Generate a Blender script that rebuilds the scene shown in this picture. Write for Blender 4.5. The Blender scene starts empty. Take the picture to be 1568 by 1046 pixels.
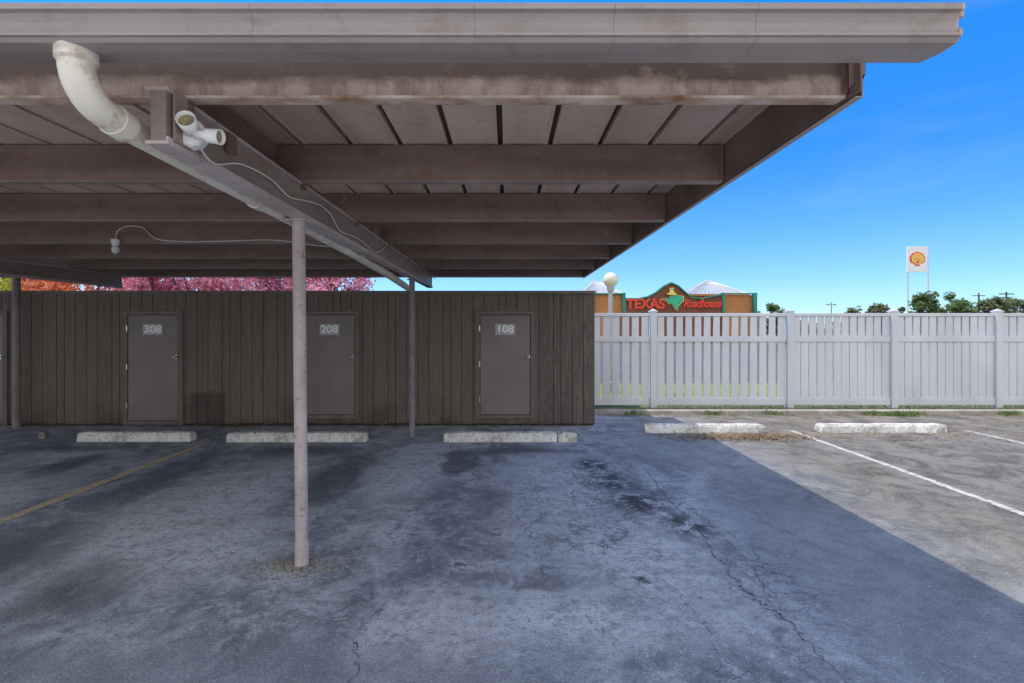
import bpy, math, random
from mathutils import Vector, Matrix
random.seed(7)
sc = bpy.context.scene
R = math.radians

# ------------------------------------------------------------------ materials
def new_mat(name):
    m = bpy.data.materials.new(name); m.use_nodes = True
    nt = m.node_tree
    return m, nt, nt.nodes['Principled BSDF']

def N(nt, t, **kw):
    n = nt.nodes.new(t)
    for k, v in kw.items(): setattr(n, k, v)
    return n

def coords(nt, scale=(1,1,1)):
    tc = N(nt,'ShaderNodeTexCoord'); mp = N(nt,'ShaderNodeMapping')
    mp.inputs['Scale'].default_value = scale
    nt.links.new(tc.outputs['Object'], mp.inputs['Vector'])
    return mp.outputs['Vector']

def noise(nt, vec, s, d=5, r=0.6, dist=0.0):
    n = N(nt,'ShaderNodeTexNoise')
    n.inputs['Scale'].default_value = s; n.inputs['Detail'].default_value = d
    n.inputs['Roughness'].default_value = r; n.inputs['Distortion'].default_value = dist
    nt.links.new(vec, n.inputs['Vector']); return n.outputs['Fac']

def ramp(nt, fac, stops):
    r = N(nt,'ShaderNodeValToRGB'); e = r.color_ramp.elements
    while len(e) < len(stops): e.new(0.5)
    for i,(p,c) in enumerate(stops):
        e[i].position = p
        e[i].color = (c[0],c[1],c[2],1) if hasattr(c,'__len__') else (c,c,c,1)
    nt.links.new(fac, r.inputs['Fac']); return r.outputs['Color']

def mix(nt, fac, a, b, mode='MIX'):
    m = N(nt,'ShaderNodeMix'); m.data_type='RGBA'; m.blend_type=mode
    for sock, v in ((m.inputs['Factor'],fac),(m.inputs['A'],a),(m.inputs['B'],b)):
        if isinstance(v,(int,float)): sock.default_value = v
        elif isinstance(v,tuple): sock.default_value = (v[0],v[1],v[2],1)
        else: nt.links.new(v, sock)
    return m.outputs['Result']

def math_n(nt, op, a, b=None):
    m = N(nt,'ShaderNodeMath'); m.operation = op; m.use_clamp = True
    for i,v in enumerate((a,b)):
        if v is None: continue
        if isinstance(v,(int,float)): m.inputs[i].default_value = v
        else: nt.links.new(v, m.inputs[i])
    return m.outputs[0]

def maprange(nt, val, a, b, c=0.0, d=1.0):
    mr = N(nt,'ShaderNodeMapRange'); mr.inputs['From Min'].default_value=a; mr.inputs['From Max'].default_value=b
    mr.inputs['To Min'].default_value=c; mr.inputs['To Max'].default_value=d
    nt.links.new(val, mr.inputs['Value']); return mr.outputs[0]

def bump(nt, bs, h, strength=0.3, dist=0.01):
    b = N(nt,'ShaderNodeBump'); b.inputs['Strength'].default_value = strength
    b.inputs['Distance'].default_value = dist
    nt.links.new(h, b.inputs['Height']); nt.links.new(b.outputs['Normal'], bs.inputs['Normal'])

def simple(name, c1, c2, s=3, rough=0.7, metal=0.0, scale=(1,1,1), b=0.15, lo=0.35, hi=0.65, fine=None):
    m, nt, bs = new_mat(name)
    v = coords(nt, scale); f = noise(nt, v, s)
    col = ramp(nt, f, [(lo,c1),(hi,c2)])
    if fine:
        f2 = noise(nt, coords(nt), fine[0], 4, 0.7)
        col = mix(nt, ramp(nt,f2,[(fine[1],0.0),(fine[2],fine[4])]), col, fine[3])
    nt.links.new(col, bs.inputs['Base Color'])
    bs.inputs['Roughness'].default_value = rough; bs.inputs['Metallic'].default_value = metal
    if b: bump(nt, bs, noise(nt, v, s*8, 2), b, 0.004)
    return m

def purlin_mat(name, dust, base=1.0):
    m, nt, bs = new_mat(name); v = coords(nt)
    c1=tuple(k*base for k in (0.155,0.098,0.078)); c2=tuple(k*base for k in (0.245,0.163,0.132))
    a = ramp(nt, noise(nt, coords(nt,(0.35,1,2.2)), 2.2), [(0.35,c1),(0.65,c2)])
    a = mix(nt, ramp(nt,noise(nt,v,9,4,0.7),[(0.58,0.0),(0.72,0.5)]), a, (0.35,0.245,0.18))
    a = mix(nt, ramp(nt,noise(nt,v,4.5,5,0.75),[(0.54,0.0),(0.64,0.55)]), a, (0.105,0.055,0.036))
    sx = N(nt,'ShaderNodeSeparateXYZ'); nt.links.new(v, sx.inputs[0])
    zn = N(nt,'ShaderNodeMath'); zn.operation='MULTIPLY_ADD'; zn.inputs[1].default_value=0.14
    nt.links.new(noise(nt,coords(nt,(0.6,1,1.5)),6,6,0.72), zn.inputs[0]); nt.links.new(sx.outputs['Z'], zn.inputs[2])
    lowd = maprange(nt, zn.outputs[0], 2.955, 3.005, dust, 0.0)
    a = mix(nt, lowd, a, mix(nt, ramp(nt,noise(nt,coords(nt,(3,1,1)),3,5,0.7),[(0.43,0.0),(0.60,0.85)]), (0.44,0.335,0.265), (0.26,0.165,0.115)))
    nt.links.new(a, bs.inputs['Base Color']); bs.inputs['Roughness'].default_value=.6
    bump(nt, bs, noise(nt,v,14,3), .25, .004); return m
M_purlin1 = purlin_mat('dusty_painted_steel', 0.95, 0.55)
M_purlin  = purlin_mat('painted_steel_purlin', 0.18, 0.86)
M_steel  = simple('brown_painted_steel',(0.135,0.086,0.068),(0.215,0.143,0.117),2.2,0.55,scale=(0.35,1,2.2),b=0.2,
                  fine=(9,0.60,0.74,(0.34,0.24,0.18),0.55))
M_beam   = simple('beam_steel',(0.225,0.170,0.146),(0.32,0.248,0.215),2.0,0.5,scale=(1,0.4,2),b=0.15,
                  fine=(8,0.56,0.68,(0.17,0.10,0.07),0.55))
M_rust   = simple('rusty_lip',(0.24,0.115,0.055),(0.66,0.54,0.44),6,0.75,scale=(0.6,1,1),b=0.3)
M_pan    = simple('roof_pan_steel',(0.45,0.325,0.258),(0.60,0.455,0.37),1.6,0.55,scale=(1.5,0.3,1),b=0.08,
                  fine=(7,0.56,0.76,(0.28,0.17,0.115),0.55))
M_slot   = simple('roof_seam_steel',(0.06,0.038,0.031),(0.10,0.065,0.053),2,0.7,b=0)
M_gutter = simple('gutter_paint',(0.255,0.213,0.192),(0.345,0.292,0.266),1.5,0.42,scale=(0.4,1,4),b=0.06,
                  fine=(5,0.54,0.76,(0.18,0.135,0.11),0.6))
M_post   = simple('post_paint',(0.41,0.33,0.31),(0.55,0.46,0.44),4,0.6,scale=(1,1,0.5),b=0.15,
                  fine=(22,0.58,0.68,(0.17,0.10,0.075),0.7))
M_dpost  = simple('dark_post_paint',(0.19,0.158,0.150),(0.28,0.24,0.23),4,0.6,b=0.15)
M_pvc    = simple('pvc_pipe',(0.68,0.61,0.50),(0.80,0.75,0.65),3,0.45,b=0.03,fine=(11,0.54,0.68,(0.36,0.26,0.17),0.6))
M_white  = simple('white_plastic',(0.72,0.70,0.66),(0.80,0.78,0.75),4,0.4,b=0.02)
M_wire   = simple('wire_jacket',(0.62,0.59,0.53),(0.74,0.71,0.66),6,0.5,b=0)
M_vinyl  = simple('white_vinyl',(0.57,0.58,0.60),(0.67,0.68,0.70),1.2,0.45,scale=(1,1,0.5),b=0.03)
M_door   = simple('door_paint',(0.180,0.143,0.130),(0.230,0.188,0.171),1.4,0.5,scale=(1,1,0.6),b=0.05,
                  fine=(30,0.68,0.74,(0.45,0.41,0.37),0.35))
M_frame  = simple('door_frame_paint',(0.130,0.098,0.082),(0.185,0.145,0.124),4,0.6,b=0.1)
M_metal  = simple('brushed_metal',(0.5,0.5,0.48),(0.65,0.64,0.6),8,0.3,1.0,b=0)
M_plate  = simple('number_plate_grey',(0.38,0.37,0.34),(0.46,0.45,0.42),6,0.5,b=0)
M_digit  = simple('number_white',(0.84,0.84,0.82),(0.88,0.88,0.86),6,0.5,b=0)
M_kerb   = simple('kerb_concrete',(0.30,0.28,0.24),(0.46,0.43,0.38),3,0.9,b=0.4,fine=(18,0.55,0.7,(0.16,0.14,0.11),0.5))
M_bounce  = simple('bounce_concrete',(0.46,0.43,0.38),(0.58,0.55,0.49),0.7,0.9,b=0,fine=(18,0.58,0.72,(0.30,0.28,0.25),0.4))
M_grass  = simple('grass_turf',(0.12,0.18,0.02),(0.34,0.36,0.07),2.5,0.95,b=0.4,fine=(30,0.45,0.65,(0.18,0.26,0.03),0.8))
M_dirt   = simple('dirt_strip',(0.13,0.11,0.075),(0.30,0.26,0.19),4,0.95,b=0.5,fine=(25,0.5,0.62,(0.09,0.12,0.03),0.7))
M_far    = simple('far_ground',(0.16,0.15,0.10),(0.24,0.22,0.16),0.2,0.95,b=0)
M_street = simple('street_asphalt',(0.09,0.09,0.085),(0.13,0.125,0.115),0.6,0.9,b=0)

def stop_mat():
    m, nt, bs = new_mat('weathered_white_concrete')
    v = coords(nt)
    a = ramp(nt, noise(nt,v,5,7,0.7), [(0.36,(0.42,0.385,0.34)),(0.50,(0.74,0.71,0.66)),(0.7,(0.86,0.84,0.80))])
    a = mix(nt, ramp(nt,noise(nt,v,26,4,0.7),[(0.54,0.0),(0.64,0.8)]), a, (0.27,0.23,0.19))
    nt.links.new(a, bs.inputs['Base Color']); bs.inputs['Roughness'].default_value = 0.9
    bump(nt, bs, noise(nt,v,30,3,0.7), 0.7, 0.012)
    return m
M_stop = stop_mat()

def siding_mat():
    m, nt, bs = new_mat('plywood_siding')
    v = coords(nt,(26,1,1.3)); v1 = coords(nt,(5,1,0.35)); v2 = coords(nt)
    grain = noise(nt, v, 1.6, 6, 0.7, 0.8)
    a = ramp(nt, grain, [(0.30,(0.108,0.083,0.064)),(0.55,(0.165,0.131,0.103)),(0.78,(0.220,0.182,0.148))])
    a = mix(nt, ramp(nt,noise(nt,v1,1.0),[(0.38,0.0),(0.68,0.55)]), a, (0.200,0.164,0.132))
    sx = N(nt,'ShaderNodeSeparateXYZ'); nt.links.new(v2, sx.inputs[0])
    low = maprange(nt, sx.outputs['Z'], 0.0, 0.6, 0.85, 0.0)
    st = math_n(nt,'MULTIPLY', low, ramp(nt,noise(nt,v2,1.3),[(0.42,0.0),(0.6,1.0)]))
    a = mix(nt, st, a, (0.075,0.055,0.043))
    # damp patch low on the wall beside the 308 door
    dx = N(nt,'ShaderNodeMath'); dx.operation='ADD'; dx.inputs[1].default_value=5.44; nt.links.new(sx.outputs['X'],dx.inputs[0])
    ab = N(nt,'ShaderNodeMath'); ab.operation='ABSOLUTE'; nt.links.new(dx.outputs[0],ab.inputs[0])
    jg = N(nt,'ShaderNodeMath'); jg.operation='MULTIPLY_ADD'; jg.inputs[1].default_value=0.10
    nt.links.new(noise(nt,v2,6,4), jg.inputs[0]); nt.links.new(ab.outputs[0], jg.inputs[2])
    bx = maprange(nt, jg.outputs[0], 0.34, 0.41, 1.0, 0.0)
    jz = N(nt,'ShaderNodeMath'); jz.operation='MULTIPLY_ADD'; jz.inputs[1].default_value=0.14
    nt.links.new(noise(nt,v2,5,4), jz.inputs[0]); nt.links.new(sx.outputs['Z'], jz.inputs[2])
    bz = maprange(nt, jz.outputs[0], 0.62, 0.72, 0.75, 0.0)
    a = mix(nt, math_n(nt,'MULTIPLY',bx,bz), a, (0.062,0.050,0.042))
    rt = maprange(nt, sx.outputs['X'], 0.45, 0.7)
    st2 = math_n(nt,'MULTIPLY', rt, ramp(nt,noise(nt,coords(nt,(8,1,0.8)),1.8,6,0.7,1.5),[(0.42,0.0),(0.54,0.85)]))
    a = mix(nt, st2, a, (0.090,0.080,0.072))
    nt.links.new(a, bs.inputs['Base Color']); bs.inputs['Roughness'].default_value = 0.85
    bump(nt, bs, grain, 0.3, 0.005)
    return m
M_siding = siding_mat()
M_backing = simple('siding_groove',(0.034,0.026,0.021),(0.048,0.037,0.030),5,0.9,b=0)

def asphalt_mat():
    m, nt, bs = new_mat('worn_asphalt')
    v = coords(nt)
    big = noise(nt, v, 0.7, 6, 0.68, 1.0)
    a = ramp(nt, big, [(0.36,(0.165,0.190,0.225)),(0.45,(0.27,0.302,0.35)),(0.53,(0.38,0.418,0.47)),(0.63,(0.56,0.60,0.65))])
    med = noise(nt, v, 3.6, 8, 0.78, 0.7)
    a = mix(nt, ramp(nt,med,[(0.40,0.75),(0.48,0.0)]), a, (0.155,0.174,0.203))
    a = mix(nt, ramp(nt,med,[(0.52,0.0),(0.61,0.7)]), a, (0.60,0.64,0.69))
    fin = noise(nt, v, 17, 5, 0.8)
    a = mix(nt, ramp(nt,fin,[(0.38,0.65),(0.46,0.0)]), a, (0.155,0.17,0.193))
    a = mix(nt, ramp(nt,fin,[(0.56,0.0),(0.64,0.55)]), a, (0.66,0.69,0.72))
    sp = noise(nt, v, 70, 3, 0.85)
    dn = N(nt,'ShaderNodeTexNoise'); dn.inputs['Scale'].default_value=2.2; dn.inputs['Detail'].default_value=6
    dn.inputs['Roughness'].default_value=0.7
    nt.links.new(v, dn.inputs['Vector'])
    sb = N(nt,'ShaderNodeVectorMath'); sb.operation='SUBTRACT'; sb.inputs[1].default_value=(0.5,0.5,0.5)
    nt.links.new(dn.outputs['Color'], sb.inputs[0])
    scn = N(nt,'ShaderNodeVectorMath'); scn.operation='SCALE'; scn.inputs['Scale'].default_value=0.6
    nt.links.new(sb.outputs[0], scn.inputs[0])
    ad = N(nt,'ShaderNodeVectorMath'); ad.operation='ADD'
    nt.links.new(v, ad.inputs[0]); nt.links.new(scn.outputs[0], ad.inputs[1])
    dv = ad.outputs[0]
    def spot(cx,cy,rx,ry,rot=0,inner=0.45):
        mp = N(nt,'ShaderNodeMapping'); mp.vector_type='TEXTURE'
        mp.inputs['Location'].default_value=(cx,cy,0); mp.inputs['Rotation'].default_value=(0,0,R(rot))
        mp.inputs['Scale'].default_value=(rx,ry,1)
        nt.links.new(dv, mp.inputs['Vector'])
        ln = N(nt,'ShaderNodeVectorMath'); ln.operation='LENGTH'; nt.links.new(mp.outputs[0], ln.inputs[0])
        return maprange(nt, ln.outputs['Value'], inner, 1.0, 1.0, 0.0)
    def union(lst):
        o = lst[0]
        for s in lst[1:]: o = math_n(nt,'MAXIMUM', o, s)
        return o
    # intact sealcoat: smooth and dark
    seal = union([spot(2.55,3.9,1.0,2.7,-6,0.5), spot(-1.6,2.45,2.8,.42,0,0.5), spot(2.3,7.2,.9,1.5,0,.4), spot(-5,3.1,1.2,.4,0,.4)])
    a = mix(nt, math_n(nt,'MULTIPLY',seal,0.66), a, (0.225,0.255,0.30))
    pale = union([spot(-3.05,5.0,0.85,2.3,-8,0.3), spot(-5.6,5.0,1.0,1.6,0,0.3), spot(-1.2,6.3,0.62,1.6,0,0.4),
                  spot(0.55,5.4,0.95,2.1,-5,0.3), spot(-2.5,3.9,0.9,0.8,0,0.3), spot(-6.1,7.0,0.9,0.6,0,0.4),
                  spot(1.0,3.9,0.8,1.3,10,0.3), spot(0.4,3.0,1.2,0.4,0,0.2)])
    pm = math_n(nt,'MULTIPLY', pale, ramp(nt,noise(nt,v,4.5,7,0.8),[(0.37,0.2),(0.53,0.9)]))
    a = mix(nt, pm, a, (0.68,0.72,0.765))
    dk = union([spot(-5.70,6.5,0.34,0.7,0,0.5), spot(-4.15,6.2,0.42,1.7,4,0.4), spot(-2.05,5.9,0.42,1.4,0,0.4),
                spot(-0.62,6.6,0.28,0.75,0,0.7), spot(-2.9,3.3,0.5,0.7,20,0.2), spot(-3.9,3.8,0.6,1.1,20,0.3),
                spot(-3.0,7.2,1.1,0.42,0,0.3), spot(0.2,7.2,1.1,0.36,0,0.3), spot(-0.2,5.1,0.3,0.6,0,0.1),
                spot(-3.4,2.7,1.2,0.35,0,0.1), spot(-6.2,3.8,0.8,0.4,0,0.1), spot(-6.5,7.3,1.2,.3,0,.2)])
    dm = math_n(nt,'MULTIPLY', dk, ramp(nt,noise(nt,v,3.5,6,0.7),[(0.32,0.45),(0.50,0.92)]))
    a = mix(nt, dm, a, (0.120,0.130,0.145))
    a = mix(nt, math_n(nt,'MULTIPLY', pale, ramp(nt,fin,[(0.41,0.7),(0.48,0.0)])), a, (0.21,0.228,0.252))
    # aggregate speckle
    a = mix(nt, ramp(nt,sp,[(0.37,0.7),(0.45,0.0)]), a, (0.10,0.11,0.122))
    a = mix(nt, ramp(nt,sp,[(0.60,0.0),(0.66,0.7)]), a, (0.76,0.77,0.77))
    oil = union([spot(1.22,5.75,0.42,0.6,0,0.3), spot(1.36,5.0,0.46,0.5,0,0.3), spot(1.62,4.5,0.30,0.55,10,0.3),
                 spot(1.15,6.4,0.35,0.45,0,0.3), spot(0.95,3.5,0.12,0.09,0,0.3), spot(-.35,3.75,.05,.04,0,.3), spot(-.05,4.3,.06,.05,0,.3)])
    om = math_n(nt,'MULTIPLY', oil, ramp(nt,noise(nt,v,6.5,6,0.75),[(0.45,0.0),(0.49,0.93)]))
    a = mix(nt, om, a, (0.045,0.047,0.05))
    vo = N(nt,'ShaderNodeTexVoronoi'); vo.feature='DISTANCE_TO_EDGE'; vo.inputs['Scale'].default_value=1.1
    nt.links.new(dv, vo.inputs['Vector'])
    cr = ramp(nt, vo.outputs['Distance'], [(0.003,0.6),(0.012,0.0)])
    cm = math_n(nt,'MULTIPLY', cr, ramp(nt,noise(nt,v,0.9,4),[(0.50,0.0),(0.62,1.0)]))
    v2_ = N(nt,'ShaderNodeTexVoronoi'); v2_.feature='DISTANCE_TO_EDGE'; v2_.inputs['Scale'].default_value=4.2
    nt.links.new(dv, v2_.inputs['Vector'])
    al = math_n(nt,'MULTIPLY', ramp(nt, v2_.outputs['Distance'], [(0.015,0.7),(0.06,0.0)]), union([spot(0.75,4.9,0.9,2.1,0,0.4), spot(1.9,3.6,.5,1.2,0,.2)]))
    al = math_n(nt,'MULTIPLY', al, ramp(nt,noise(nt,v,2.8,4),[(0.42,0.0),(0.52,1.0)]))
    cm = math_n(nt,'MAXIMUM', cm, al)
    a = mix(nt, cm, a, (0.115,0.122,0.133))
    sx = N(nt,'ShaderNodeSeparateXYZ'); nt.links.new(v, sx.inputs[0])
    rt = maprange(nt, sx.outputs['X'], 1.9, 4.2)  # lighting in the colour: covered side paler and bluer, sunlit side darker tan
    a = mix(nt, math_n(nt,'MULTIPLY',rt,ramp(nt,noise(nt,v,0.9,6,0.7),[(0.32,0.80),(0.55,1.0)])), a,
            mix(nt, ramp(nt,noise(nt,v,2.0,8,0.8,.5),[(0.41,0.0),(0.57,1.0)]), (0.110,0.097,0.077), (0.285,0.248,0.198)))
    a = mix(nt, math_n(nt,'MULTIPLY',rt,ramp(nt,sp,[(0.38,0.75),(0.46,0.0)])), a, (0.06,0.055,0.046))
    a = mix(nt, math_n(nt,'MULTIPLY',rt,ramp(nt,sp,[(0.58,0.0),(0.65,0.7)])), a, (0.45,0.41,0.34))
    nt.links.new(a, bs.inputs['Base Color'])
    bs.inputs['Roughness'].default_value = 0.88
    h = mix(nt, 0.5, fin, sp)
    h = mix(nt, cm, h, (0,0,0))
    bump(nt, bs, h, 1.0, 0.022)
    return m
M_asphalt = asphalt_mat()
M_crack = simple('crack_filler',(0.08,0.083,0.088),(0.20,0.21,0.225),9,0.95,b=0)
def line_mat(name,c,wear,under):
    m, nt, bs = new_mat(name); v = coords(nt)
    w = ramp(nt, noise(nt,v,14,7,0.78), [(0.42,1.0),(0.52,0.0)])
    col = mix(nt, math_n(nt,'MULTIPLY',w,wear), c, under)
    nt.links.new(col, bs.inputs['Base Color']); bs.inputs['Roughness'].default_value=0.85
    bump(nt, bs, noise(nt,v,90,2), 0.4, 0.006); return m
M_wline = line_mat('white_line_paint',(0.62,0.59,0.53),0.85,(0.20,0.18,0.15))
M_yline = line_mat('yellow_line_paint',(0.68,0.53,0.31),0.8,(0.29,0.29,0.28))

# ------------------------------------------------------------------ mesh helpers
class MB:
    def __init__(s): s.v=[]; s.f=[]
    def box(s,x0,x1,y0,y1,z0,z1):
        b=len(s.v)
        s.v += [(x0,y0,z0),(x1,y0,z0),(x1,y1,z0),(x0,y1,z0),(x0,y0,z1),(x1,y0,z1),(x1,y1,z1),(x0,y1,z1)]
        s.f += [(b,b+3,b+2,b+1),(b+4,b+5,b+6,b+7),(b,b+1,b+5,b+4),(b+1,b+2,b+6,b+5),(b+2,b+3,b+7,b+6),(b+3,b,b+4,b+7)]
        return s
    def poly(s,pts):
        b=len(s.v); s.v+=[tuple(p) for p in pts]; s.f.append(tuple(range(b,b+len(pts)))); return s
    def prism(s,prof,a,b_,axis='X',closed=True,caps=True):
        def P(p,t):
            return (t,p[0],p[1]) if axis=='X' else ((p[0],t,p[1]) if axis=='Y' else (p[0],p[1],t))
        n=len(prof); b=len(s.v)
        s.v += [P(p,a) for p in prof]+[P(p,b_) for p in prof]
        for i in range(n if closed else n-1):
            j=(i+1)%n; s.f.append((b+i,b+j,b+n+j,b+n+i))
        if closed and caps:
            s.f.append(tuple(b+i for i in range(n))[::-1]); s.f.append(tuple(b+n+i for i in range(n)))
        return s
    def tube(s,pts,r,seg=16,caps=True):
        pts=[Vector(p) for p in pts]; n=len(pts)
        rr = r if hasattr(r,'__len__') else [r]*n
        b=len(s.v); up=None
        for i,p in enumerate(pts):
            d=(pts[min(i+1,n-1)]-pts[max(i-1,0)]).normalized()
            if up is None:
                up = Vector((0,0,1)) if abs(d.z)<0.9 else Vector((1,0,0))
            u=(up-d*up.dot(d)).normalized(); w=d.cross(u); up=u
            for k in range(seg):
                a=2*math.pi*k/seg; q=p+(u*math.cos(a)+w*math.sin(a))*rr[i]; s.v.append(tuple(q))
        for i in range(n-1):
            for k in range(seg):
                k2=(k+1)%seg
                s.f.append((b+i*seg+k,b+i*seg+k2,b+(i+1)*seg+k2,b+(i+1)*seg+k))
        if caps:
            s.f.append(tuple(b+k for k in range(seg))[::-1]); s.f.append(tuple(b+(n-1)*seg+k for k in range(seg)))
        return s
    def sphere(s,c,r,seg=20,rings=12,sz=1.0):
        b=len(s.v)
        for i in range(rings+1):
            t=math.pi*i/rings
            for k in range(seg):
                a=2*math.pi*k/seg
                s.v.append((c[0]+r*math.sin(t)*math.cos(a),c[1]+r*math.sin(t)*math.sin(a),c[2]+r*sz*math.cos(t)))
        for i in range(rings):
            for k in range(seg):
                k2=(k+1)%seg; s.f.append((b+i*seg+k,b+i*seg+k2,b+(i+1)*seg+k2,b+(i+1)*seg+k))
        return s
    def obj(s,name,mat,parent=None,smooth=False,bevel=0):
        me=bpy.data.meshes.new(name); me.from_pydata(s.v,[],s.f); me.update()
        o=bpy.data.objects.new(name,me); sc.collection.objects.link(o)
        me.materials.append(mat)
        if smooth:
            for p in me.polygons: p.use_smooth=True
            if hasattr(me,'set_sharp_from_angle'): me.set_sharp_from_angle(angle=R(40))
        if bevel:
            md=o.modifiers.new('bevel','BEVEL'); md.width=bevel; md.segments=2; md.limit_method='ANGLE'
        if parent: o.parent=parent
        return o
def empty(name):
    o=bpy.data.objects.new(name,None); sc.collection.objects.link(o); return o
def text(body,size,loc,mat,parent,name,extr=0.002,rot=(90,0,0),sx=1,off=0.0):
    c=bpy.data.curves.new(name,'FONT'); c.body=body; c.size=size; c.extrude=extr; c.align_x='CENTER'; c.align_y='CENTER'
    c.offset=off
    o=bpy.data.objects.new(name,c); sc.collection.objects.link(o); o.location=loc
    o.rotation_euler=[R(a) for a in rot]; o.scale=(sx,1,1); c.materials.append(mat); o.parent=parent
    return o
def smooth_path(pts,n=8):
    P=[Vector(p) for p in pts]; out=[]
    for i in range(len(P)-1):
        p0=P[max(i-1,0)];p1=P[i];p2=P[i+1];p3=P[min(i+2,len(P)-1)]
        for k in range(n):
            t=k/n
            out.append(0.5*((2*p1)+(p2-p0)*t+(2*p0-5*p1+4*p2-p3)*t*t+(3*p1-p0-3*p2+p3)*t**3))
    out.append(P[-1]); return out

# ------------------------------------------------------------------ ground
MB().poly([(-900,-300,-0.012),(900,-300,-0.012),(900,1500,-0.012),(-900,1500,-0.012)]).obj('ground',M_far)
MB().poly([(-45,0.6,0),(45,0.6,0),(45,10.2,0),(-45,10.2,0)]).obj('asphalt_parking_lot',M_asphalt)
MB().poly([(-45,-40,-.004),(45,-40,-.004),(45,0.6,-.004),(-45,0.6,-.004)]).obj('added_bounce_paving',M_bounce)  # unseen pale paving added behind the camera to bounce sun under the roof
MB().poly([(-45,10.36,0.05),(60,10.36,0.05),(60,11.0,0.05),(-45,11.0,0.05)]).obj('dirt_verge',M_dirt)
MB().poly([(-45,11.0,0.046),(60,11.0,0.046),(60,16,0.0),(-45,16,0.0)]).obj('grass_verge',M_grass)
MB().poly([(-100,16,-0.004),(140,16,-0.004),(140,56,-0.004),(-100,56,-0.004)]).obj('street',M_street)
k=MB()
x=1.62
while x<40:
    k.prism([(10.20,-0.05),(10.205,0.07),(10.225,0.085),(10.345,0.085),(10.36,0.07),(10.36,-0.05)],x,x+2.95,'X'); x+=2.96
k.obj('concrete_kerb',M_kerb)

def stripe(name,x,y0,y1,w,mat):
    m=MB(); n=60; L=[];Rr=[]
    for i in range(n+1):
        y=y0+(y1-y0)*i/n
        L.append((x-w/2+random.uniform(-.007,.007),y,0.004)); Rr.append((x+w/2+random.uniform(-.007,.007),y,0.004))
    for i in range(n): m.poly([L[i],Rr[i],Rr[i+1],L[i+1]])
    m.obj(name,mat)
stripe('parking_line',-4.64,2.2,7.5,0.12,M_yline)
stripe('parking_line',4.92,2.6,8.6,0.095,M_wline)
stripe('parking_line',7.95,2.6,8.6,0.095,M_wline)
stripe('parking_line',10.95,2.6,8.6,0.095,M_wline)
stripe('parking_line',-10.8,2.2,7.5,0.10,M_yline)

cr=MB()
def crack(pts,w):
    P=smooth_path([(a,b,0) for a,b in pts],16)
    P=[p+Vector((random.uniform(-.028,.028),random.uniform(-.028,.028),0)) for p in P]
    for i in range(len(P)-1):
        d=(P[i+1]-P[i]); nrm=Vector((-d.y,d.x,0)).normalized()
        if i==0: wp=w*0.4; pl=P[0]-nrm*wp; pr=P[0]+nrm*wp
        w2=w*random.uniform(0.15,1.0)*(0.3 if i==len(P)-2 else 1)
        ql=P[i+1]-nrm*w2; qr=P[i+1]+nrm*w2
        cr.poly([(pl.x,pl.y,.003),(pr.x,pr.y,.003),(qr.x,qr.y,.003),(ql.x,ql.y,.003)]); pl,pr=ql,qr
crack([(1.89,7.6),(1.74,6.34),(1.68,5.04),(1.67,4.24),(1.61,3.66),(1.63,3.23),(1.70,2.94),(1.69,2.5),(1.72,2.0)],0.008)
crack([(1.80,5.2),(1.84,4.3),(1.80,3.6),(1.66,3.0)],0.004)
crack([(-.56,5.56),(.09,4.69),(.25,3.88),(.28,3.35)],0.005)
crack([(-.78,3.19),(-.85,2.85),(-.77,2.48),(-.8,2.1)],0.006)
crack([(1.12,3.48),(1.18,2.94),(1.09,2.48)],0.003)
crack([(.1,3.62),(.57,3.52),(1.09,3.15)],0.003)
crack([(-2.4,3.25),(-1.6,3.35),(-.9,3.2)],0.0025)
crack([(-2.6,4.6),(-1.9,4.3),(-1.2,4.35),(-.5,4.1)],0.003)
crack([(3.6,7.4),(4.1,6.2),(4.0,5.2),(4.5,4.2),(4.4,3.4)],0.004)
crack([(5.4,7.8),(6.2,6.6),(6.1,5.6),(6.9,4.9)],0.004)
crack([(2.4,6.5),(2.6,5.4),(2.45,4.4),(2.7,3.5)],0.003)
cr.obj('pavement_cracks',M_crack)

# ------------------------------------------------------------------ wheel stops
def wheel_stop(x0,x1,y,rot=0,breakx=None):
    prof=[(-.085,0),(-.075,.10),(-.055,.140),(.055,.140),(.075,.10),(.085,0)]
    m=MB(); segs=[(x0,x1)] if breakx is None else [(x0,breakx-.008),(breakx+.008,x1)]
    cx=(x0+x1)/2
    for a,b in segs:
        n=max(3,int((b-a)/0.07)); prev=None
        for i in range(n+1):
            t=a+(b-a)*i/n
            e=0.90 if i in(0,n) else 1.0
            chip=random.choice([0,0,0,0,.022])
            cur=[]
            for q,(py,pz) in enumerate(prof):
                cur.append((t-cx, py*e+random.uniform(-.003,.003)+(chip if q in(1,2) else 0), pz*e+(random.uniform(-.005,.003) if pz>0.01 else 0)-(chip*.7 if q==2 else 0)))
            base=len(m.v); m.v+=cur
            if prev is not None:
                for q in range(5): m.f.append((prev+q,base+q,base+q+1,prev+q+1))
            if i==0: m.f.append(tuple(base+q for q in range(6)))
            if i==n: m.f.append(tuple(base+q for q in range(6))[::-1])
            prev=base
    o=m.obj('concrete_wheel_stop',M_stop); o.location=(cx,y,0.002); o.rotation_euler[2]=R(rot)
wheel_stop(-6.72,-4.94,7.83); wheel_stop(-4.36,-2.20,7.80,0.4); wheel_stop(-.98,1.09,7.80,0,0.79)
wheel_stop(2.34,4.36,8.46,-0.6); wheel_stop(5.30,7.46,8.48,0)

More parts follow.
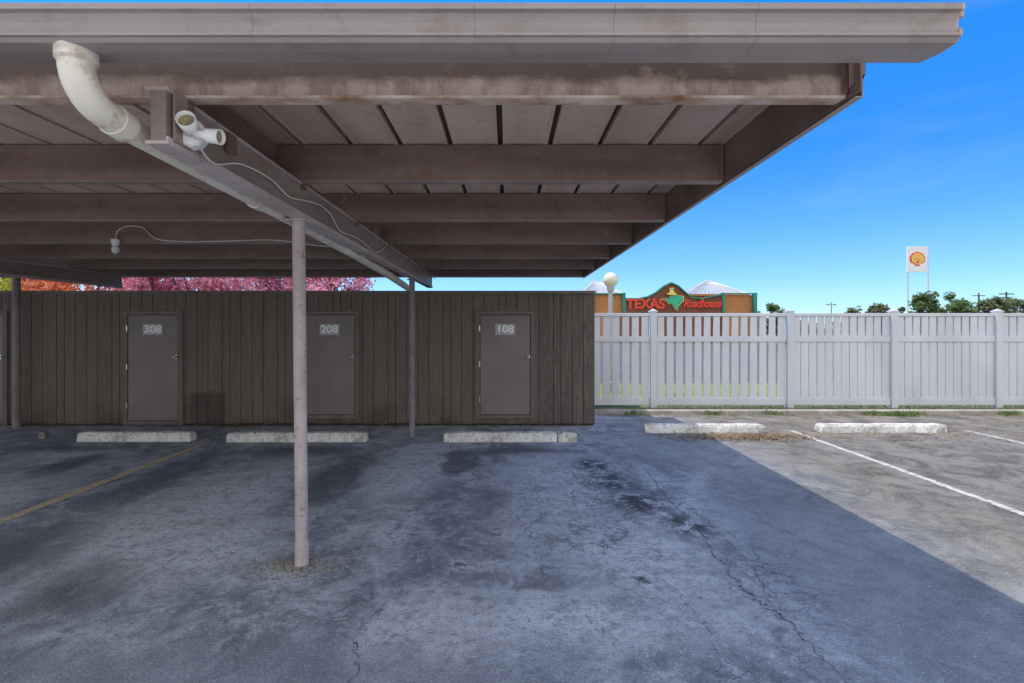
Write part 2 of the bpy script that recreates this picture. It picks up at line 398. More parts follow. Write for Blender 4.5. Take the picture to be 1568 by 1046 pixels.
# ------------------------------------------------------------------ carport
cp=empty('carport')
XR=1.58; XL=-13.5
PY=[2.28+1.3*i for i in range(7)]
ZB=2.83; ZT=3.095
for i,y in enumerate(PY):
    m=MB(); t=.006; d=.065
    prof=[(y,ZB+.006),(y+.006,ZB),(y+d,ZB),(y+d,ZB+.018),(y+d-t,ZB+.018),(y+d-t,ZB+t),(y+t,ZB+t),(y+t,ZT-t),(y+d,ZT-t),(y+d,ZT),(y,ZT)]
    m.prism(prof,XL,XR-.02,'X'); m.obj('purlin',M_purlin1 if i==0 else M_purlin,cp)
    m=MB(); m.prism([(y-.003,ZB-.003),(y+d+.002,ZB-.003),(y+d+.002,ZB-.001),(y-.001,ZB-.001),(y-.001,ZB+.010),(y-.003,ZB+.010)],XL,XR-.03,'X'); m.obj('purlin_lip',M_rust if i<1 else M_beam,cp)
    m=MB(); m.box(XR-.045,XR-.02,y-.012,y+.07,ZB+.02,ZT-.01); m.obj('purlin_clip',M_steel,cp)
m=MB(); ms=MB(); pitch=.36; gap=.038; x=-0.047-pitch*38
xs=[]
while x<XR-.05: xs.append(x); x+=pitch
xs.append(XR+.01)
for a,b in zip(xs[:-1],xs[1:]):
    l=a+gap/2; r=b-gap/2
    m.prism([(l,ZT+.06),(l,ZT+.004),(l+.012,ZT+.0035),(l+.03,ZT+.010),(r-.03,ZT+.010),(r-.012,ZT+.0035),(r,ZT+.004),(r,ZT+.06)],2.14,10.3,'Y',closed=False)
    ms.prism([(a-gap/2-.004,ZT+.045),(a+gap/2+.004,ZT+.045)],2.14,10.3,'Y',closed=False)
m.obj('roof_deck_pans',M_pan,cp); ms.obj('roof_deck_seams',M_slot,cp)
m=MB(); m.poly([(XL,2.14,ZT+.075),(XR,2.14,ZT+.075),(XR,10.3,ZT+.075),(XL,10.3,ZT+.075)]); m.obj('roof_top_skin',M_gutter,cp)
m=MB()
m.prism([(XR,ZB-.012),(XR+.035,ZB-.012),(XR+.035,ZT+.085),(XR-.05,ZT+.085),(XR-.05,ZT+.078),(XR+.030,ZT+.078),(XR+.030,ZB-.006),(XR,ZB-.006)],2.25,10.33,'Y')
m.obj('rake_trim',M_gutter,cp)
m=MB(); m.prism([(XR-.012,ZB-.002),(XR-.002,ZB-.002),(XR-.002,ZT),(XR-.012,ZT)],2.2,10.3,'Y'); m.obj('rake_inner_channel',M_steel,cp)
m=MB(); m.box(XL,XR+.03,10.33,10.345,ZB,ZT+.08); m.obj('rear_fascia',M_gutter,cp)
m=MB(); m.poly([(XR-.04,2.235,ZB+.02),(XR+.035,2.235,ZB+.09),(XR+.035,2.235,ZT),(XR-.04,2.235,ZT)]).poly([(XR+.036,2.235,ZB+.09),(XR+.036,2.235,ZT),(XR+.036,2.30,ZT),(XR+.036,2.30,ZB+.0)])
m.obj('corner_plate',M_steel,cp)
g=[(1.845,2.972),(1.828,2.970),(1.828,2.948),(1.846,2.944),(1.856,2.915),(1.856,2.885),(1.850,2.868),(1.838,2.866),(1.838,2.857),(1.850,2.855),(1.862,2.842),(1.925,2.840),(2.03,2.856),(2.03,2.96),(2.024,2.96),(2.024,2.862),(1.925,2.846),(1.866,2.848),(1.858,2.870),(1.864,2.885),(1.864,2.915),(1.852,2.950),(1.845,2.955)]
js=[-8.3,-5.2,-2.2,-.95,-.12,.40,.93]
m=MB(); prev=XL
for j in js+[XR+.10]:
    m.prism(g,prev,j-.0006,'X'); prev=j+.0006
m.obj('gutter',M_gutter,cp)
m=MB(); m.prism(g[:14],XR+.10,XR+.108,'X')
for dz,dy in ((2.93,1.845),(2.87,1.85)): m.box(XR+.106,XR+.12,dy,dy+.02,dz,dz+.02)
m.obj('gutter_end_cap',M_rust,cp)
m=MB(); m.box(XL,XR-.03,2.032,2.14,2.985,2.99); m.obj('gutter_flashing',M_gutter,cp)

def beam(xc,y0,y1,name):
    m=MB(); x0=xc-.05;x1=xc+.05
    m.box(x0+.02,x1-.012,y0,y1,2.592,2.826)
    m.obj(name,M_beam,cp,bevel=.004)
    m=MB(); m.box(x0,x1,y0-.002,y1+.002,2.578,2.592); m.box(x0,x1,y0-.002,y1+.002,2.812,2.8265)
    m.box(x1-.010,x1,y0,y1,2.592,2.612)
    m.obj(name+'_flange',M_post,cp)
beam(-1.53,2.17,9.93,'cross_beam'); beam(-7.73,2.17,9.93,'cross_beam')
m=MB(); m.box(-1.70,-1.66,2.36,3.57,2.827,3.09); m.box(-1.66,-1.62,2.36,3.57,2.83,2.845)
m.box(-1.47,-1.455,2.6,2.68,2.70,2.80)
m.obj('bracing_channel',M_steel,cp)
m=MB(); m.box(-1.60,-1.585,6.02,6.16,2.83,2.99); m.box(-1.48,-1.47,2.20,2.33,2.6,2.83); m.obj('gusset',M_beam,cp)
m=MB()
for y in PY: m.box(-1.475,-1.465,y+.01,y+.05,2.78,2.88)
m.obj('beam_clips',M_steel,cp)

def post(x,y,lean,h,r,mat):
    m=MB(); n=12
    m.tube([(x+lean*(i/n),y,0.0+h*i/n) for i in range(n+1)],r,20)
    m.obj('post',mat,cp,smooth=True)
    m=MB(); m.box(x+lean-.07,x+lean+.07,y-.07,y+.07,h,h+.012)
    m.tube([(x,y,0),(x,y,0.16),(x,y,.175)],[r+.005,r+.004,r],20); m.obj('post_plates',mat,cp)
post(-1.535,3.72,-.025,2.566,.046,M_post)
post(-1.555,8.15,0,2.566,.046,M_dpost)
post(-7.73,3.72,0,2.566,.046,M_post)
post(-8.75,8.86,0,2.815,.055,M_dpost)
m=MB()
for i in range(900):
    a=random.uniform(0,6.28); d=abs(random.gauss(0,.15))+.04
    px=-1.56+math.cos(a)*d*1.3; py=3.70+math.sin(a)*d*.7; s=random.uniform(.003,.011)
    m.sphere((px,py,s*.4),s,5,3,0.7)
m.obj('gravel',simple('gravel_stone',(0.12,0.10,0.085),(0.42,0.39,0.35),40,0.95,b=0))
m=MB(); m.prism([(-.05,0),(.05,0),(.042,.10),(-.035,.12)],-.03,.05,'Y'); o=m.obj('post_stub',M_dpost); o.location=(-7.45,7.98,0)

# ---------------------------------------------------------------- drain pipe
dp=empty('drain_pipe')
px=-1.668
m=MB(); el_=[(px,1.925,2.86),(px,1.925,2.80)]
for i in range(9):
    a=i/8*R(83); el_.append((px,1.925+.14*(1-math.cos(a)),2.80-.14*math.sin(a)))
el_.append((px,2.16,2.647))
m.tube(el_,[.066]*2+[.060]*9+[.060],24); m.tube([(px,2.10,2.655),(px,2.17,2.648)],.067,24); m.tube([(px,1.925,2.86),(px,1.925,2.805)],.069,24)
m.obj('elbow',M_pvc,dp,smooth=True)
m=MB(); m.tube([(px,2.15,2.648),(px-.01,3.9,2.625),(px-.02,5.4,2.60),(px-.05,7.0,2.56),(px-.12,9.0,2.50),(px-.14,9.35,2.47)],.054,24)
for y in (3.3,5.15,5.6): m.tube([(px-.012,y,2.632-(y-3.3)*.012),(px-.012,y+.09,2.631-(y-3.3)*.012)],.061,24)
m.obj('long_run',M_pvc,dp,smooth=True)

# ---------------------------------------------------------------- twin lamp holder
lf=empty('twin_floodlight_fixture')
c=Vector((-1.445,2.28,2.665))
m=MB(); m.tube([c+Vector((-.012,.035,0)),c+Vector((0,-.012,0)),c+Vector((.002,-.022,0))],[.066,.066,.058],10)
m.obj('round_base',M_white,lf)
m=MB(); s1=c+Vector((.008,-.01,.008)); d1=Vector((.022,-.085,.022))
m.tube([s1,s1+d1*.5,s1+d1],[.036,.038,.041],20,caps=False)
d2=Vector((.125,-.01,-.018)); s2=c+Vector((.03,-.03,-.014))
m.tube([s2,s2+d2*.45,s2+d2*.5,s2+d2],[.020,.022,.031,.034],20,caps=False)
o=m.obj('lamp_sockets',M_white,lf,smooth=True); md=o.modifiers.new('s','SOLIDIFY'); md.thickness=.004
m=MB(); m.tube([s1+d1*.7,s1+d1*.75],.036,16); e=s2+d2*.85; m.tube([e,e+d2*.03],.029,16)
m.obj('socket_inside',simple('socket_brass',(0.20,0.15,0.08),(0.38,0.29,0.15),20,0.5,b=0),lf)

wr=empty('electrical_wire')
m=MB(); xw=-1.472
m.tube(smooth_path([(-1.42,2.29,2.61),(xw,2.5,2.60),(xw,2.75,2.68),(xw,3.1,2.70),(xw,3.35,2.66),(xw,3.6,2.70),(xw,3.9,2.74),(xw,4.15,2.72),(xw,4.4,2.63),(xw,4.9,2.66),(xw,5.6,2.63),(xw,6.1,2.80)]),.005,8)
m.obj('beam_wire',M_wire,wr,smooth=True)
m=MB(); yw=6.165
m.tube(smooth_path([(-4.84,yw-.02,2.86),(-4.83,yw,2.98),(-4.70,yw,3.04),(-4.52,yw,3.02),(-4.42,yw,2.93),(-4.30,yw,2.87),(-4.0,yw,2.85),(-3.5,yw,2.855),(-3.0,yw,2.87),(-2.7,yw,2.85),(-2.35,yw,2.80),(-1.9,yw,2.78),(-1.6,yw,2.85)]),.007,8)
m.obj('purlin_wire',M_wire,wr,smooth=True)
lb=empty('bare_bulb_lamp')
m=MB(); m.tube([(-4.84,6.14,2.87),(-4.84,6.14,2.83),(-4.84,6.14,2.79)],[.05,.045,.03],18); m.obj('socket',M_white,lb,smooth=True)
m=MB(); m.sphere((-4.84,6.14,2.745),.042,18,12,1.2); m.obj('bulb',M_white,lb,smooth=True)

# ------------------------------------------------------------------ storage shed
sh=empty('storage_shed')
SX0,SX1=-16.0,1.59; SY=9.05; SH=2.42
m=MB(); m.box(SX0+.01,SX1-.01,SY,11.4,0.0,SH-.005); m.obj('core_walls',M_backing,sh)
m=MB(); x=SX1
ws=[.20,.205,.20,.14,.26]; i=0
while x>SX0:
    w=ws[i%5]; i+=1
    m.box(max(x-w+.010,SX0),x,SY-.014+random.uniform(-.001,.001),SY-.0005,.03+random.uniform(0,.02),SH-.002); x-=w
m.obj('front_siding',M_siding,sh,bevel=.002)
m=MB(); y=SY-.015
while y<11.35:
    m.box(SX1-.01+.0005,SX1+.008,y,min(y+.19,11.4),.03,SH-.002); y+=.2
m.obj('side_siding',M_siding,sh)
m=MB(); m.box(SX0,SX1+.03,SY-.05,11.45,SH,SH+.03); m.box(SX0,SX1+.03,SY-.056,SY-.05,SH-.02,SH+.034)
m.obj('roof_cap',M_frame,sh)
m=MB()
for bx in (-4.9,-1.7,.5): m.box(bx,bx+.3,10.2,10.5,SH+.03,SH+.06)
m.obj('roof_blocks',M_gutter,sh)

def door(xc,num,z0=.23,z1=2.02,w=.92):
    m=MB(); f=SY-.040; b=SY-.0155
    hw=w/2
    m.box(xc-hw-.085,xc-hw,f,b,z0-.10,z1+.075); m.box(xc+hw,xc+hw+.085,f,b,z0-.10,z1+.075)
    m.box(xc-hw,xc+hw,f,b,z1,z1+.075); m.box(xc-hw,xc+hw,f-.004,b,z0-.10,z0-.03)
    m.obj('door_frame',M_frame,sh,bevel=.004)
    m=MB()
    m.box(xc-hw-.035,xc-hw-.022,f-.006,f-.001,z0-.05,z1+.03); m.box(xc+hw+.022,xc+hw+.035,f-.006,f-.001,z0-.05,z1+.03)
    m.box(xc-hw-.035,xc+hw+.035,f-.006,f-.001,z1+.03,z1+.042); m.box(xc-hw-.035,xc+hw+.035,f-.010,f-.005,z0-.07,z0-.058)
    m.obj('frame_bead',M_door,sh)
    m=MB(); m.box(xc-hw+.010,xc+hw-.010,SY-.031,SY-.012,z0-.022,z1-.011); m.obj('door_leaf',M_door,sh,bevel=.002)
    m=MB(); m.box(xc-hw,xc+hw,SY-.018,SY-.016,z0-.03,z1); m.obj('door_gap',M_backing,sh)
    m=MB()
    for hz in (z0+.25,(z0+z1)/2,z1-.25): m.tube([(xc-hw-.004,SY-.047,hz-.05),(xc-hw-.004,SY-.047,hz+.05)],.011,8)
    m.obj('hinges',M_metal,sh)
    m=MB(); kx=xc+hw-.035; kz=1.25
    m.tube([(kx,SY-.031,kz),(kx,SY-.040,kz)],.038,20); m.tube([(kx,SY-.04,kz),(kx,SY-.075,kz)],.012,12); m.sphere((kx,SY-.09,kz),.034,16,10)
    m.obj('door_knob',M_metal,sh,smooth=True)
    m=MB(); m.box(xc-.18,xc+.18,SY-.038,SY-.0315,1.65,1.85); m.obj('number_plate',M_plate,sh,bevel=.004)
    text(num,.19,(xc,SY-.0395,1.752),M_digit,sh,'door_number',.0015,sx=1.12,off=.005)
door(-.03,'108'); door(-3.22,'208'); door(-6.43,'308',z0=.12); door(-9.62,'408',z0=.12)

def flakes(n,fn,smin,smax,zmax=.02):
    m=MB()
    for i in range(n):
        x,y=fn(); s=random.uniform(smin,smax); a=random.uniform(0,6.28); z=random.uniform(.006,zmax)
        u=Vector((math.cos(a),math.sin(a),random.uniform(-.4,.4)))*s; w=Vector((-math.sin(a),math.cos(a),random.uniform(-.4,.4)))*s*.6
        c=Vector((x,y,z+s*.4)); m.poly([c-u,c-w,c+u,c+w])
    return m
def lf1():
    t=random.random()
    if t<.5: return random.uniform(-16,1.6), 9.02-abs(random.gauss(0,.10))
    if t<.62: return random.gauss(-4.9,.35), 9.0-abs(random.gauss(0,.09))
    if t<.8: return random.uniform(-.9,1.3), 8.05+abs(random.gauss(0,.3))
    return random.uniform(-7,3), random.uniform(7.9,9.0)
M_leaf=simple('dry_leaf',(0.14,0.085,0.04),(0.36,0.25,0.13),12,0.9,b=0)
flakes(2600,lf1,.006,.022).obj('leaf_litter',M_leaf)
def lf2():
    t=random.random()
    if t<.5: return random.gauss(3.8,.65), 8.05+random.gauss(0,.15)
    if t<.8: return random.uniform(1.7,14), 10.15-abs(random.gauss(0,.12))
    return random.gauss(6.9,1.5), 8.15+random.gauss(0,.4)
flakes(5200,lf2,.006,.026).obj('leaf_litter',M_leaf)
flakes(2200,lambda:(random.uniform(-6,9),random.uniform(2.2,8)),.002,.007,.008).obj('gravel',simple('grit',(0.40,0.40,0.40),(0.80,0.79,0.77),30,0.9,b=0))

# ------------------------------------------------------------------ vinyl fence
fn=empty('vinyl_fence'); FY=10.76
posts=[.93,3.17,6.12,8.37,10.63,12.9,15.2,17.5,19.8,22.1,24.4,26.7]
mp=MB(); mc=MB(); mr=MB(); mk=MB()
for x in posts:
    mp.box(x-.07,x+.07,FY-.07,FY+.07,0.03,2.13)
    s=.082
    mc.box(x-s,x+s,FY-s,FY+s,2.13,2.15)
    mc.v+=[(x-.07,FY-.07,2.151),(x+.07,FY-.07,2.151),(x+.07,FY+.07,2.151),(x-.07,FY+.07,2.151),(x,FY,2.20)]
    b=len(mc.v)-5; mc.f+=[(b,b+1,b+4),(b+1,b+2,b+4),(b+2,b+3,b+4),(b+3,b,b+4)]
for pi,(a,b) in enumerate(zip(posts[:-1],posts[1:])):
    a+=.071;b-=.071
    wide = .024 if pi<2 else .008
    for z0,z1 in ((2.03,2.10),(1.48,1.60),(.11,.27)): mr.box(a,b,FY-.035,FY+.035,z0,z1)
    n=round((b-a)/(.205 if pi<2 else .172)); st=(b-a)/n
    for i in range(n):
        j=random.uniform(-.002,.002)
        x0=a+i*st+wide+j; x1=a+(i+1)*st-wide+j; dy=random.uniform(-.003,.003)
        mk.box(x0,x1,FY-.012+dy,FY+.012+dy,.27,1.48)
        mk.box(x0+.006,x1-.006,FY-.0121+dy,FY+.0121+dy,1.60,2.03)
mp.obj('posts',M_vinyl,fn,bevel=.006); mc.obj('post_caps',M_vinyl,fn); mr.obj('rails',M_vinyl,fn,bevel=.008); mk.obj('pickets',M_vinyl,fn,bevel=.004)

def blades(n,fn_,h0,h1,name,mat):
    m=MB()
    for i in range(n):
        x,y,z=fn_(); h=random.uniform(h0,h1); a=random.uniform(0,6.28); w=.004+h*.03
        dx,dy=math.cos(a)*w,math.sin(a)*w; lx,ly=random.gauss(0,h*.35),random.gauss(0,h*.35)
        m.poly([(x-dx,y-dy,z),(x+dx,y+dy,z),(x+lx*.4+dx*.6,y+ly*.4+dy*.6,z+h*.6),(x+lx,y+ly,z+h)])
    return m.obj(name,mat)
M_blade=simple('grass_blade',(0.10,0.16,0.02),(0.30,0.32,0.07),6,0.8,b=0)
blades(9000,lambda:(random.uniform(1.7,16),random.uniform(10.38,11.1) if random.random()<.5 else random.uniform(10.8,12.5),.04),.02,.08,'grass',M_blade)
def weed():
    c=random.choice([(7.9,10.05),(7.95,10.08),(8.35,10.15),(8.1,10.0),(4.2,10.18),(7.5,10.12),(2.6,10.15),(10.3,10.12),(5.5,10.18)])
    return c[0]+random.gauss(0,.12),c[1]+random.gauss(0,.04),0
blades(900,weed,.03,.12,'weeds',simple('weed_leaf',(0.07,0.15,0.02),(0.16,0.26,0.05),6,0.8,b=0))

# ------------------------------------------------------------------ foliage
M_bark=simple('bark',(0.06,0.045,0.035),(0.13,0.10,0.08),6,0.95,scale=(1,1,.3),b=0.4)
def leaf_mat(name,cols):
    m,nt,bs=new_mat(name); v=coords(nt); f=noise(nt,v,2.2,4,0.8)
    n=len(cols); col=ramp(nt,f,[(.34+.30*i/(n-1),c) for i,c in enumerate(cols)])
    nt.links.new(col,bs.inputs['Base Color']); bs.inputs['Roughness'].default_value=.7
    tr=N(nt,'ShaderNodeBsdfTranslucent'); nt.links.new(col,tr.inputs['Color'])
    mx=N(nt,'ShaderNodeMixShader'); mx.inputs[0].default_value=.45
    nt.links.new(bs.outputs[0],mx.inputs[1]); nt.links.new(tr.outputs[0],mx.inputs[2])
    nt.links.new(mx.outputs[0],nt.nodes['Material Output'].inputs['Surface']); return m
def tree(name,x,y,h,rad,mat,leaves=5000,ls=.07,trunk=None,clumps=26):
    e=empty(name); e.location=(x,y,0); tr=trunk or h*.33
    m=MB(); m.tube(smooth_path([(0,0,0),(.05,.03,tr*.5),(-.04,.0,tr),(.03,.02,h*.7)],4),[h*.028*(1-.75*i/12) for i in range(13)],8)
    cl=[]
    for i in range(clumps):
        a=random.uniform(0,6.28); t=random.uniform(0,1); rr=rad*math.sqrt(random.random())*(math.sin(math.pi*(.15+.8*t)))
        c=Vector((math.cos(a)*rr,math.sin(a)*rr,tr+(h-tr)*(.08+.85*t))); cl.append((c,rad*random.uniform(.18,.38)))
        if i<14:
            s=Vector((0,0,tr*random.uniform(.8,1.5))); mid=(s+c)/2+Vector((0,0,-.08*rad))
            m.tube([s,mid,c],[h*.012,h*.008,h*.003],6)
    m.obj('trunk_and_limbs',M_bark,e,smooth=True)
    m=MB()
    for i in range(leaves):
        c,r=random.choice(cl); d=Vector((random.gauss(0,1),random.gauss(0,1),random.gauss(0,.8))); d=d.normalized()*r*random.random()**.45
        p=c+d; u=Vector((random.gauss(0,1),random.gauss(0,1),random.gauss(0,1))).normalized(); w=u.orthogonal().normalized()
        s=ls*random.uniform(.5,1.2); m.poly([p-u*s,p-w*s*.55,p+u*s,p+w*s*.55])
    m.obj('crown_foliage',mat,e); return e
L_pink=leaf_mat('pink_blossom',[(.30,.06,.11),(.70,.25,.36),(.84,.52,.62)])
L_red=leaf_mat('red_leaves',[(.34,.04,.05),(.74,.20,.09),(.80,.42,.22)])
L_yg=leaf_mat('yellow_green_leaves',[(.14,.20,.02),(.40,.42,.05),(.65,.55,.10)])
L_gr=leaf_mat('green_leaves',[(.05,.09,.02),(.11,.18,.04),(.20,.27,.07)])
L_gr2=leaf_mat('olive_leaves',[(.08,.10,.04),(.16,.19,.08),(.24,.25,.12)])
for x,y,h,r,mt,nm in [(-15.4,15.2,4.5,1.6,L_yg,'maple_tree'),(-12.7,15.4,4.6,1.7,L_red,'red_maple_tree'),(-10.9,15.2,4.5,1.5,L_pink,'blossom_tree'),
                   (-9.4,15.3,4.8,1.7,L_pink,'blossom_tree'),(-7.4,15.0,4.7,1.6,L_pink,'blossom_tree'),(-5.1,14.8,4.4,1.5,L_pink,'blossom_tree'),(-18.5,16,5.5,2,L_red,'red_maple_tree')]:
    tree(nm,x,y,h,r,mt,6000,.075,1.5,38)
for x,y,h,r in [(56.5,68,6.6,2.4),(59.5,70,7.0,2.6),(62.5,70,6.7,2.4),(65.5,71,6.4,2.3),(51,68,5.0,2.3),(68,70,5.8,2.4),(71,72,6.3,2.6),(74,74,6.2,2.6),(77,76,6.4,2.8),(81,78,6.2,3),(54,72,5.0,2.2),(48.5,70,4.7,2)]:
    tree('shade_tree',x,y,h,r,L_gr if h>6.3 else L_gr2,1900,.27,1.2,26)
tree('shade_tree',35.0,66,5.5,1.7,L_gr,1300,.2,1.6,16); tree('shade_tree',37.0,68,4.9,1.4,L_gr2,900,.2,1.4,16)
m=MB()
for i in range(14000):
    x=random.uniform(-120,230); y=random.uniform(150,165); top=3.4+2.4*(math.sin(x*.11)+math.sin(x*.037+1)+1.2*math.sin(x*.29)+1)*.5
    z=random.uniform(0,max(1.5,top)); s=random.uniform(.3,.9); u=Vector((random.gauss(0,1),random.gauss(0,1),random.gauss(0,1))).normalized(); w=u.orthogonal().normalized()
    p=Vector((x,y,z)); m.poly([p-u*s,p-w*s*.6,p+u*s,p+w*s*.6])
m.obj('distant_trees',L_gr2)

# ------------------------------------------------------------------ globe street lamp
gl=empty('globe_street_lamp')
gx=2.845; gy=13.6
m=MB(); m.tube([(gx,gy,0),(gx,gy,.3),(gx,gy,.32),(gx,gy,2.75)],[.10,.10,.06,.055],16); m.tube([(gx,gy,2.75),(gx,gy,2.83),(gx,gy,2.93)],[.065,.10,.11],16)
m.obj('lamp_post',simple('lamp_post_grey',(.40,.41,.41),(.5,.51,.51),3,.5,b=0),gl,smooth=True)
m=MB(); m.sphere((gx,gy,3.10),.205,28,18); m.obj('globe',simple('globe_glass',(.78,.70,.54),(.84,.77,.62),2,.3,b=0),gl,smooth=True)

# ------------------------------------------------------------------ restaurant
rs=empty('restaurant_building'); Yb=60.0
def wx(u,y=Yb): return (u-776)/760*y
def wz(v,y=Yb): return 1.77-(v-503)/760*y
M_rwall=simple('red_stucco',(.17,.055,.03),(.25,.08,.04),.8,.8,b=0)
M_owall=simple('cedar_boards',(.42,.17,.06),(.56,.25,.09),1.2,.8,scale=(8,1,1),b=0)
M_gtrim=simple('green_trim',(.02,.20,.14),(.03,.27,.19),2,.5,b=0)
M_mroof=simple('galvanised_roof',(.36,.38,.39),(.46,.48,.49),.6,.45,b=0)
M_red=simple('sign_red',(.86,.02,.02),(.90,.03,.03),2,.4,b=0)
M_yel=simple('sign_yellow',(.85,.60,.10),(.9,.66,.14),2,.4,b=0)
M_green=simple('sign_green',(.02,.36,.20),(.04,.46,.26),2,.4,b=0)
m=MB(); m.box(wx(905),wx(1168),Yb+.5,Yb+18,0,wz(476)); m.obj('low_building_wall',M_kerb,rs)
m=MB(); m.box(wx(900),wx(954),Yb,Yb+6,0,wz(450)); m.box(wx(1104),wx(1153),Yb,Yb+6,0,wz(452)); m.obj('cedar_walls',M_owall,rs)
top=[(954,459),(975,459),(990,456),(1003,449),(1014,440),(1025,435),(1036,440),(1046,449),(1056,457),(1070,459),(1104,452)]
prof=[(wx(u),wz(v)) for u,v in top]
m=MB(); m.prism([(prof[0][0],0)]+prof+[(prof[-1][0],0)],Yb-.6,Yb-.2,'Y'); m.obj('sign_parapet',M_rwall,rs)
m=MB()
for (x0,z0),(x1,z1) in zip(prof[:-1],prof[1:]): m.prism([(x0,z0+.002),(x1,z1+.002),(x1,z1+.17),(x0,z0+.17)],Yb-.8,Yb-.1,'Y')
for u in (907,954,1104,1153): m.box(wx(u)-.14,wx(u)+.14,Yb-.75,Yb-.05,0,wz(449))
m.box(wx(905),wx(954),Yb-.3,Yb-.01,wz(451),wz(449)); m.box(wx(1104),wx(1153),Yb-.3,Yb-.01,wz(451),wz(449))
m.obj('green_trim',M_gtrim,rs)
def hip(u0,u1,up,vb,vt,ya,yb):
    x0,x1,xp=wx(u0),wx(u1),wx(up); zb,zt=wz(vb),wz(vt); ym=(ya+yb)/2; rl=.6
    m=MB(); A=(x0,ya,zb);B=(x1,ya,zb);C=(x1,yb,zb);D=(x0,yb,zb);P=(xp-rl,ym,zt);Q=(xp+rl,ym,zt)
    m.poly([A,B,Q,P]).poly([B,C,Q]).poly([C,D,P,Q]).poly([D,A,P]); m.obj('metal_hip_roof',M_mroof,rs)
    m=MB()
    for i in range(1,14):
        t=i/14; xb=x0+(x1-x0)*t; xt=(xp-rl)+2*rl*t
        m.tube([(xb,ya-.02,zb+.05),(xt,ym-.02,zt+.05)],.045,4)
    m.tube([(xp-rl,ym,zt+.1),(xp+rl,ym,zt+.1)],.12,6); m.tube([A,P],.09,6); m.tube([B,Q],.09,6)
    m.obj('roof_seams',simple('seam_metal',(.56,.58,.60),(.66,.68,.70),2,.5,b=0),rs)
    m=MB(); m.box(x0+.4,x1-.4,ya+.4,yb-.4,0,zb-.02); m.box(x0-.05,x1+.05,ya-.08,ya-.02,zb-.22,zb-.01); m.obj('tower_wall',M_owall,rs)
hip(1056,1156,1112,449,426,Yb+1.5,Yb+9); hip(893,960,925,449,427,Yb+1.5,Yb+9)
text('TEXAS',1.62,(wx(986),Yb-.75,wz(466.5)),M_yel,rs,'sign_lettering_outline',.03,sx=.96,off=.05)
text('TEXAS',1.62,(wx(986),Yb-.84,wz(466.5)),M_red,rs,'sign_lettering',.03,sx=.96,off=.025)
for off,yy,mt in ((.03,Yb-.75,M_yel),(.02,Yb-.84,M_red)):
    tt=text('Roadhouse',1.3,(wx(1071),yy,wz(466)),mt,rs,'sign_script',.03,sx=.76,off=off); tt.data.shear=.35
st=[(-.35,1.0),(.05,1.0),(.05,.45),(.5,.35),(.95,.3),(1.0,-.15),(.75,-.35),(.45,-.65),(.4,-1.0),(.1,-.85),(-.15,-.4),(-.4,-.45),(-.6,-.25),(-1.0,.1),(-.35,.1)]
cx,cz=wx(1028),wz(459)
m=MB(); m.prism([(cx+a*1.28,cz+b*1.38) for a,b in st],Yb-.76,Yb-.66,'Y'); m.obj('state_shape_outline',M_yel,rs)
m=MB(); m.prism([(cx+a*1.15,cz+b*1.25) for a,b in st],Yb-.87,Yb-.78,'Y'); m.obj('state_shape_sign',M_green,rs)
m=MB(); m.prism([(cx-.75,cz+.55),(cx+.2,cz+.50),(cx+.35,cz+.7),(cx+.1,cz+.72),(cx-.05,cz+1.05),(cx-.45,cz+1.1),(cx-.5,cz+.78),(cx-.85,cz+.75)],Yb-.97,Yb-.89,'Y'); m.obj('hat_sign',M_yel,rs)
m=MB(); m.tube([(wx(1160),Yb+6,4),(wx(1160),Yb+6,wz(441))],.05,6); m.sphere((wx(1160),Yb+6,wz(441)),.14,8,6); m.obj('vent_pipe',M_metal,rs)

# ------------------------------------------------------------------ gas-station sign
gs=empty('gas_station_sign'); Ys=90.0
def sx_(u): return (u-776)/760*Ys
def sz_(v): return 1.77-(v-503)/760*Ys
m=MB()
for u in (1390,1421): m.tube([(sx_(u),Ys,0),(sx_(u),Ys,sz_(377))],.13,10)
m.obj('poles',M_vinyl,gs,smooth=True)
m=MB(); m.box(sx_(1387),sx_(1417),Ys-.35,Ys-.14,sz_(417),sz_(378)); m.obj('sign_panel',M_digit,gs,bevel=.05)
cx,cz=sx_(1402),sz_(397)
def shell(k,y0,y1,mat,nm):
    pts=[(-.32,-.95),(.32,-.95),(.40,-.62)]
    n=7; ang=[R(-38+i*(256/(n*4))) for i in range(n*4+1)]
    for j,a in enumerate(ang):
        r=1.0+.05*abs(math.sin(math.pi*j/4)); pts.append((math.cos(a)*r*1.02,math.sin(a)*r*.92+.02))
    pts.append((-.40,-.62))
    MB().prism([(cx+a*k,cz+b*k) for a,b in pts],y0,y1,'Y').obj(nm,mat,gs)
shell(1.30,Ys-.42,Ys-.36,M_red,'shell_outline'); shell(1.08,Ys-.47,Ys-.425,M_yel,'shell_body')
m=MB()
for i in range(7):
    a=R(20+140*i/6); m.tube([(cx,Ys-.48,cz-.9),(cx+math.cos(a)*1.0,Ys-.48,cz+.02+math.sin(a)*.92)],.022,5)
m.obj('shell_ribs',M_red,gs)

